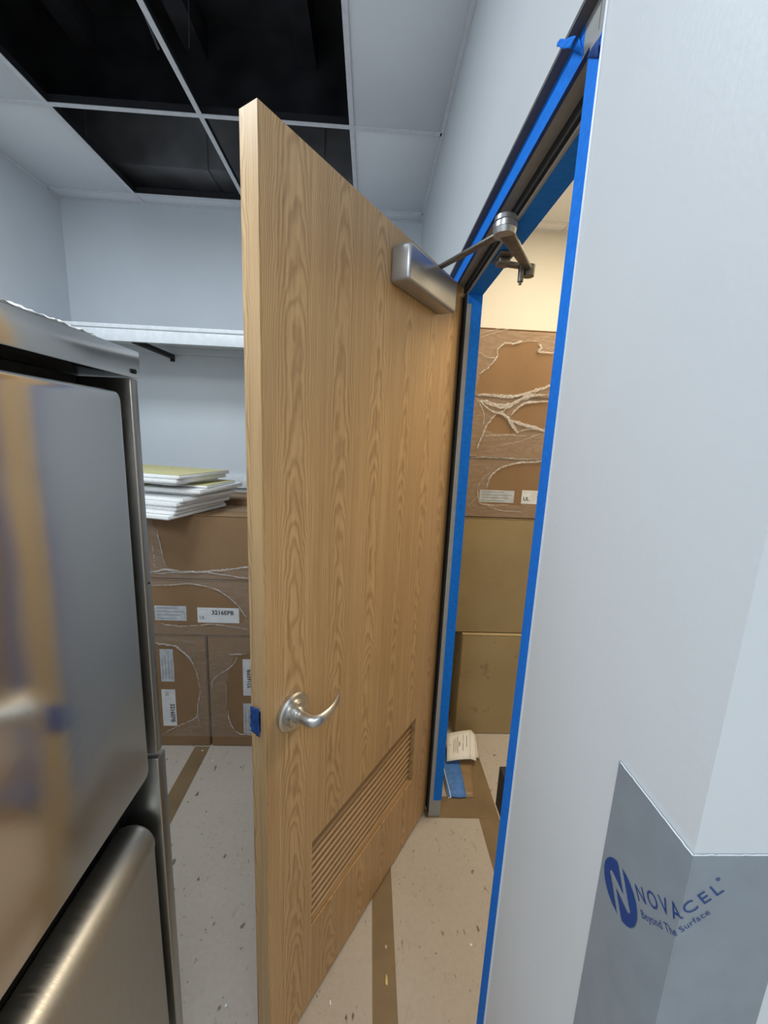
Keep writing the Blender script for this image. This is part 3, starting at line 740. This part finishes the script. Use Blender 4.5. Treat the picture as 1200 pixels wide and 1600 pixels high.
# stretch film: sheet with torn openings and gathered rims
def inpoly(x, z, P):
    c = False; n = len(P)
    for i in range(n):
        (x1, z1), (x2, z2) = P[i], P[i-1]
        if (z1 > z) != (z2 > z) and x < (x2-x1)*(z-z1)/(z2-z1) + x1: c = not c
    return c
def smooth_path(P, closed, sub=6):
    out = []; n = len(P)
    for i in range(n if closed else n-1):
        p0 = P[(i-1) % n] if closed or i > 0 else P[i]; p1 = P[i]; p2 = P[(i+1) % n]; p3 = P[(i+2) % n] if closed or i+2 < n else p2
        for k in range(sub):
            t = k/sub
            out.append(0.5*((2*p1) + (p2-p0)*t + (2*p0-5*p1+4*p2-p3)*t*t + (3*p1-p0-3*p2+p3)*t*t*t))
    if not closed: out.append(P[-1])
    return out
def wrap(label, yf, x0, x1, z0, z1, holes, ropes, seedv, px2):
    base = Vector(((x0+x1)/2, yf, z0)); t = tag(empty('stretch_wrap', base), label, 'plastic wrap')
    HP_ = []
    for h in holes:
        P = smooth_path([at(*px2(*p), 1, yf) for p in h], True, 4); HP_.append([(p.x, p.z) for p in P])
    st = 0.007; nx = int((x1-x0)/st); nz = int((z1-z0)/st); mb = MB(); idx = {}
    def vid(i, j):
        if (i, j) not in idx:
            x = x0 + i*st; z = z0 + j*st; idx[(i, j)] = len(mb.v)
            mb.v.append((x, yf - 0.0035 - 0.0022*abs(noise.noise(Vector((x*14, z*26, seedv)))), z))
        return idx[(i, j)]
    for i in range(nx):
        for j in range(nz):
            x = x0 + (i+0.5)*st; z = z0 + (j+0.5)*st
            if any(inpoly(x, z, P) for P in HP_): continue
            mb.f.append((vid(i, j), vid(i+1, j), vid(i+1, j+1), vid(i, j+1)))
    mb.xf(lambda p: p - base); o = mb.build('film_sheet', M['film'], t, smooth=True)
    for r in ropes:
        wd = r[0]; P = smooth_path([at(*px2(*p), 1, yf-0.006) for p in r[1:]], False, 8)
        mb = MB(); k = len(P)
        P2 = [p + Vector((0.004*noise.noise(Vector((i*0.35, seedv, 1))), 0, 0.004*noise.noise(Vector((i*0.35, seedv, 5))))) for i, p in enumerate(P)]
        rad = [max(0.0010, 1.5*wd*(0.55 + 0.6*noise.noise(Vector((i*0.27, 9, seedv)))) * min(1, 0.35 + 0.2*min(i, k-1-i))) for i in range(k)]
        mb.sweep(P2, [min(0.0035, x*0.5) for x in rad], rad, up=(0, 0, 1), seg=6)
        # flatten: keep the gather close to the box face
        mb.xf(lambda p: Vector((p.x, yf - 0.0062 + (p.y - (yf-0.006))*0.6, p.z)) - base)
        mb.build('film_gather', M['fold'], t, smooth=True)
    return t
c6 = lambda x, y: (200 + x/4.0, 800 + y/4.0)
wrap('clear stretch film with torn openings around the boxes by the refrigerator', YL, -1.18, -0.39, 0.06, 1.215,
     [[(190, 40), (760, 20), (900, 20), (900, 335), (740, 345), (600, 362), (400, 372), (260, 352), (215, 240), (190, 130)],
      [(-40, 480), (150, 462), (400, 450), (560, 490), (660, 560), (705, 610), (720, 690), (600, 705), (400, 715), (180, 695), (-40, 700)],
      [(-60, 820), (190, 822), (300, 842), (380, 910), (430, 1000), (450, 1120), (430, 1260), (330, 1330), (230, 1380), (-60, 1390)],
      [(900, 885), (740, 888), (680, 895), (640, 965), (615, 1080), (617, 1200), (640, 1320), (690, 1382), (760, 1395), (900, 1400)]],
     [(0.006, (140, 378), (240, 360), (400, 375), (600, 362), (740, 345), (860, 335)),
      (0.003, (150, 385), (300, 378), (500, 380), (700, 408), (800, 415)),
      (0.003, (150, 462), (400, 450), (560, 490), (660, 560), (705, 610), (740, 660)),
      (0.003, (180, 690), (300, 712), (400, 712), (560, 703), (760, 740)),
      (0.0055, (170, 820), (230, 828), (300, 842), (380, 910), (410, 960)), (0.0025, (405, 950), (430, 1010), (450, 1120), (435, 1230), (445, 1330)),
      (0.003, (435, 1240), (425, 1285), (330, 1330), (230, 1380)),
      (0.004, (620, 888), (680, 890), (740, 885)), (0.003, (690, 890), (650, 960), (540, 1040), (525, 1100)), (0.002, (615, 1080), (615, 1200)),
      (0.004, (625, 1240), (640, 1320), (690, 1382), (760, 1390), (850, 1385)),
      (0.002, (180, 110), (200, 200), (230, 330)), (0.002, (150, 180), (160, 260), (170, 350))], 3.0, c6)
c7 = lambda x, y: (680 + x/4.21, 480 + y/4.21)
wrap('crinkled clear film torn open on the boxes through the doorway', YR, 0.458, 1.14, 1.25, 2.150,
     [[(300, 445), (350, 395), (405, 330), (412, 280), (445, 245), (485, 232), (570, 228), (660, 222), (685, 245), (690, 295), (790, 305), (1000, 330), (1000, 480), (750, 520), (640, 550), (520, 575), (400, 566), (270, 560)],
      [(412, 700), (470, 750), (530, 820), (430, 832), (330, 805), (370, 750)],
      [(500, 712), (530, 668), (600, 635), (745, 622), (1000, 640), (1000, 850), (725, 798), (640, 780), (540, 755)],
      [(345, 1190), (375, 1120), (430, 1065), (520, 1032), (700, 1020), (1000, 1020), (1000, 1300), (700, 1300), (345, 1292)]],
     [(0.004, (290, 440), (350, 395), (405, 330), (412, 280), (445, 245), (475, 232)), (0.006, (470, 235), (520, 238), (575, 222)), (0.0015, (570, 225), (660, 222), (680, 230)),
      (0.006, (680, 235), (700, 270), (680, 290), (790, 302)), (0.0015, (285, 290), (340, 325), (400, 335)),
      (0.009, (270, 575), (380, 580), (480, 590), (560, 578), (640, 555), (700, 535), (780, 510)), (0.005, (280, 600), (340, 660), (420, 695), (500, 640), (600, 590), (760, 575)),
      (0.013, (300, 610), (380, 640), (470, 650), (560, 610), (660, 570)), (0.009, (420, 690), (480, 730), (510, 780), (540, 815)), (0.008, (700, 800), (600, 775), (520, 750)),
      (0.006, (412, 695), (470, 720), (500, 770), (530, 815), (545, 825)), (0.005, (400, 705), (350, 760), (320, 820), (290, 890), (275, 930)), (0.0025, (270, 590), (320, 700), (315, 780)),
      (0.006, (500, 712), (540, 665), (610, 628), (760, 618)), (0.008, (490, 740), (560, 770), (640, 790), (730, 815)), (0.003, (530, 825), (640, 800), (720, 820)),
      (0.003, (320, 845), (420, 842), (500, 840), (600, 850)), (0.002, (430, 910), (560, 880), (700, 830)), (0.0025, (235, 987), (400, 990), (560, 998), (710, 1003)),
      (0.005, (340, 1190), (350, 1140), (375, 1100), (430, 1058), (520, 1028), (640, 1018), (740, 1012)), (0.002, (280, 1190), (310, 1130), (360, 1090)), (0.003, (280, 1190), (290, 1280), (350, 1300), (480, 1300)),
      (0.002, (350, 1305), (420, 1335), (560, 1345)), (0.0015, (220, 1310), (280, 1240)), (0.0015, (300, 175), (380, 150), (440, 140)), (0.0015, (300, 200), (400, 165), (500, 140))], 11.0, c7)

# ------------------------------------------------------------------ pile of cut ceiling tiles on the boxes
ang = math.radians(15.7)
e_r = Vector((math.sin(ang), math.cos(ang), 0)); e_l = Vector((-math.cos(ang), math.sin(ang), 0))
C0 = at(263, 813, 2, 1.236)
words = ['bottom', 'second from the bottom', 'third from the bottom', 'fourth from the bottom', 'fifth from the bottom', 'sixth from the bottom',
         'seventh from the bottom', 'fourth from the top', 'third from the top', 'second from the top', 'top']
#       along right edge offset, left offset, length r, length l, rot(deg), thickness
spec = [(0.00, 0.00, 0.40, 0.60, 0, 0.016), (0.03, -0.005, 0.36, 0.55, 1.0, 0.017), (0.035, -0.012, 0.37, 0.55, -1.0, 0.017), (0.03, -0.018, 0.39, 0.55, 0.5, 0.017),
        (0.05, -0.035, 0.37, 0.55, -1.5, 0.018), (0.13, -0.04, 0.33, 0.50, 2.0, 0.014), (0.10, -0.085, 0.36, 0.30, 4.0, 0.019), (0.16, -0.075, 0.26, 0.22, 7.0, 0.012),
        (0.07, 0.03, 0.28, 0.50, -5.0, 0.013), (0.035, -0.02, 0.36, 0.55, 2.0, 0.019), (0.04, -0.03, 0.35, 0.55, 0.0, 0.018)]
z = 1.2345
for i, (a, l_, lr, ll, rot, th) in enumerate(spec):
    c = C0 + e_r*a + e_l*l_; rt = math.radians(rot)
    r2 = Matrix.Rotation(rt, 3, 'Z') @ e_r; l2 = Matrix.Rotation(rt, 3, 'Z') @ e_l
    p = [c, c + r2*lr, c + r2*lr + l2*ll, c + l2*ll]
    cc = sum(p, Vector())/4; cc.z = z
    t = tag(empty('ceiling_tile_offcut', cc), ('%s white cut ceiling tile in the pile on the boxes' % words[i]), 'ceiling tile', 'cut ceiling tiles piled on the boxes')
    mb = MB().hexa([Vector((v.x, v.y, z + 0.0004)) - cc for v in p] + [Vector((v.x, v.y, z + th - 0.0012)) - cc for v in p]); mb.build('tile_core', M['white'], t, bevel=0.002, seg=1)
    mb = MB().hexa([Vector((v.x, v.y, z + th - 0.0011)) - cc for v in p] + [Vector((v.x, v.y, z + th - 0.0003)) - cc for v in p])
    mb.build('tile_face', M['tile_face'] if i in (5, 8, 10, 7) else M['white'], t)
    z += th + (0.0012 if i != 6 else 0.002)

# ------------------------------------------------------------------ floor tape, papers, debris
M['seam'] = flat('tan_floor_tape', (0.215, 0.145, 0.075, 1), 0.42, nscale=9, var=0.12)
def ftape(px, z, label):
    p = [Vector((x, y, z)) for x, y in px]
    o = MB().poly_plate(p, (0, 0, 1), 0.0006).build('floor_tape', M['seam']); tag(o, label, 'tape', 'tan tape strips on the floor')
ftape([(0.064, -0.6), (0.137, -0.6), (0.140, 1.80), (0.068, 1.80)], 0.0003, 'tan tape strip running on the floor under the open door')
ftape([(0.535, 0.95), (0.625, 0.95), (0.632, 1.92), (0.540, 1.92)], 0.0003, 'tan tape strip on the floor across the doorway towards the stained box')
ftape([(0.300, 1.432), (0.600, 1.428), (0.600, 1.535), (0.300, 1.535)], 0.0010, 'tan tape strip on the floor along the foot of the hinge jamb')
ftape([(-0.850, 0.9), (-0.772, 0.9), (-0.776, 1.82), (-0.852, 1.82)], 0.0003, 'tan tape strip on the floor between refrigerator and stacked boxes')
# card with blue tape by the jamb foot
ct = tag(empty('cardboard_scrap', (0.47, 1.63, 0)), 'cardboard scrap with blue tape lying at the foot of the jamb', 'cardboard')
O_ = Vector((0.47, 1.63, 0))
g4 = grid4((0.425, 1.528, 0.006), (0.545, 1.528, 0.004), (0.600, 1.80, 0.006), (0.425, 1.80, 0.030), 8, 8, lambda s_, t: (0, 0, 0.010*(1-s_)*math.sin(math.pi*t)))
crumple(g4, 'card_sheet', M['card_tape'], 0.002, ct, off=O_)
g4 = grid4((0.420, 1.524, 0.010), (0.505, 1.524, 0.0085), (0.520, 1.78, 0.018), (0.420, 1.78, 0.034), 8, 8, lambda s_, t: (0, 0.002*math.sin(8*s_), 0.010*(1-0.7*s_)*math.sin(math.pi*t)))
M['tape_floor'] = flat('faded_blue_tape', (0.060, 0.190, 0.52, 1), 0.6, nscale=50, var=0.15)
crumple(g4, 'blue_tape', M['tape_floor'], 0.0008, ct, off=O_)
g4 = grid4((0.4195, 1.522, 0.002), (0.434, 1.5215, 0.011), (0.422, 1.68, 0.040), (0.4195, 1.70, 0.040), 3, 4)
crumple(g4, 'torn_edge', M['paper'], 0.0008, ct, off=O_)
# leaflet leaning on the scrap
ll = tag(empty('leaflet', (0.52, 1.84, 0.05)), 'folded white printed leaflet lying in front of the stained box', 'leaflet')
O_ = Vector((0.52, 1.84, 0.05))
A = at(698, 1190, 2, 0.045); B = at(736, 1186, 2, 0.045); C_ = at(735.5, 1140.5, 2, 0.085); D_ = at(699, 1146.5, 2, 0.085)
crumple(grid4(A, B, C_, D_, 6, 6, lambda s_, t: (0, 0, 0.004*math.sin(math.pi*s_))), 'page', M['paper'], 0.0006, ll, off=O_)
E_ = at(744.5, 1189, 2, 0.030); F_ = at(742, 1147, 2, 0.068)
crumple(grid4(B, E_, F_, C_, 4, 6), 'page', M['paper'], 0.0006, ll, off=O_)
E2 = at(748.5, 1184, 2, 0.012); F2 = at(743, 1149, 2, 0.060)
crumple(grid4(B + Vector((0, 0.02, -0.012)), E2, F2, C_ + Vector((0, 0.004, -0.006)), 4, 6), 'page', M['paper'], 0.0006, ll, off=O_)
nrm = (B-A).cross(D_-A).normalized(); nrm = nrm if nrm.z > 0 else -nrm
def onpage(s_, t): return (A*(1-s_) + B*s_)*(1-t) + (D_*(1-s_) + C_*s_)*t + Vector((0, 0, 0.004*math.sin(math.pi*s_))) + nrm*0.0012
for s0, t0, t1, wd in ((0.28, 0.25, 0.72, 0.02), (0.36, 0.28, 0.75, 0.02), (0.44, 0.22, 0.80, 0.025), (0.52, 0.45, 0.60, 0.05), (0.66, 0.28, 0.55, 0.03), (0.68, 0.60, 0.85, 0.02), (0.82, 0.40, 0.80, 0.03), (0.11, 0.52, 0.57, 0.03)):
    mb = MB(); mb.v = [tuple(onpage(s_, t) - O_) for s_, t in ((s0-wd/2, t0), (s0+wd/2, t0), (s0+wd/2, t1), (s0-wd/2, t1))]; mb.f = [(0, 1, 2, 3)]
    mb.build('print_line', M['ink_grey'], ll)
def chip(px, py, sz, mat, label, seed):
    c = at(px, py, 2, 0.001); rnd = random.Random(seed); n = 7
    pts = [c + Vector((sz[0]*math.cos(2*math.pi*i/n)*(0.6+0.5*rnd.random()), sz[1]*math.sin(2*math.pi*i/n)*(0.6+0.5*rnd.random()), 0.0005*rnd.random())) for i in range(n)]
    mb = MB().poly_plate([p - c for p in pts], (0, 0, 1), 0.0022); o = mb.build('paint_chip', mat); o.location = c
    tag(o, label, 'chip', 'small chips on the floor')
M['yellow'] = flat('yellow_chip', (0.70, 0.58, 0.22, 1), 0.7); M['pink'] = flat('tan_chip', (0.55, 0.42, 0.30, 1), 0.7)
chip(604, 1533, (0.0045, 0.016), M['yellow'], 'yellow flake on the tan floor tape under the door', 1)
chip(603, 1480, (0.004, 0.006), M['pink'], 'small tan flake on the floor tape above the yellow flake', 2)
chip(736, 1477, (0.0045, 0.004), M['white'], 'small white chip on the floor beside the strike jamb tape', 3)
chip(516, 1567, (0.0035, 0.007), M['white'], 'small white chip on the floor below the door bottom edge', 4)
chip(316, 1159+14, (0.005, 0.004), M['white'], 'white crumb on the tape in front of the standing boxes', 5)
chip(353, 1572, (0.003, 0.005), M['white'], 'white crumb on the grey floor between refrigerator and door', 6)
chip(332, 1189, (0.004, 0.004), M['white'], 'white crumb on the floor just right of the taped seam', 7)
# small clump at the hinge foot
mb = MB(); bm = bmesh.new(); bmesh.ops.create_icosphere(bm, subdivisions=2, radius=0.011)
for v in bm.verts: v.co *= 0.8 + 0.5*noise.noise(v.co*90)
me = bpy.data.meshes.new('debris_clump'); bm.to_mesh(me); bm.free(); me.materials.append(M['pink'])
o = bpy.data.objects.new('debris_clump', me); COL.objects.link(o); o.location = at(667, 1262, 2, 0.008)
tag(o, 'small tan clump of debris at the hinge corner of the door', 'debris')
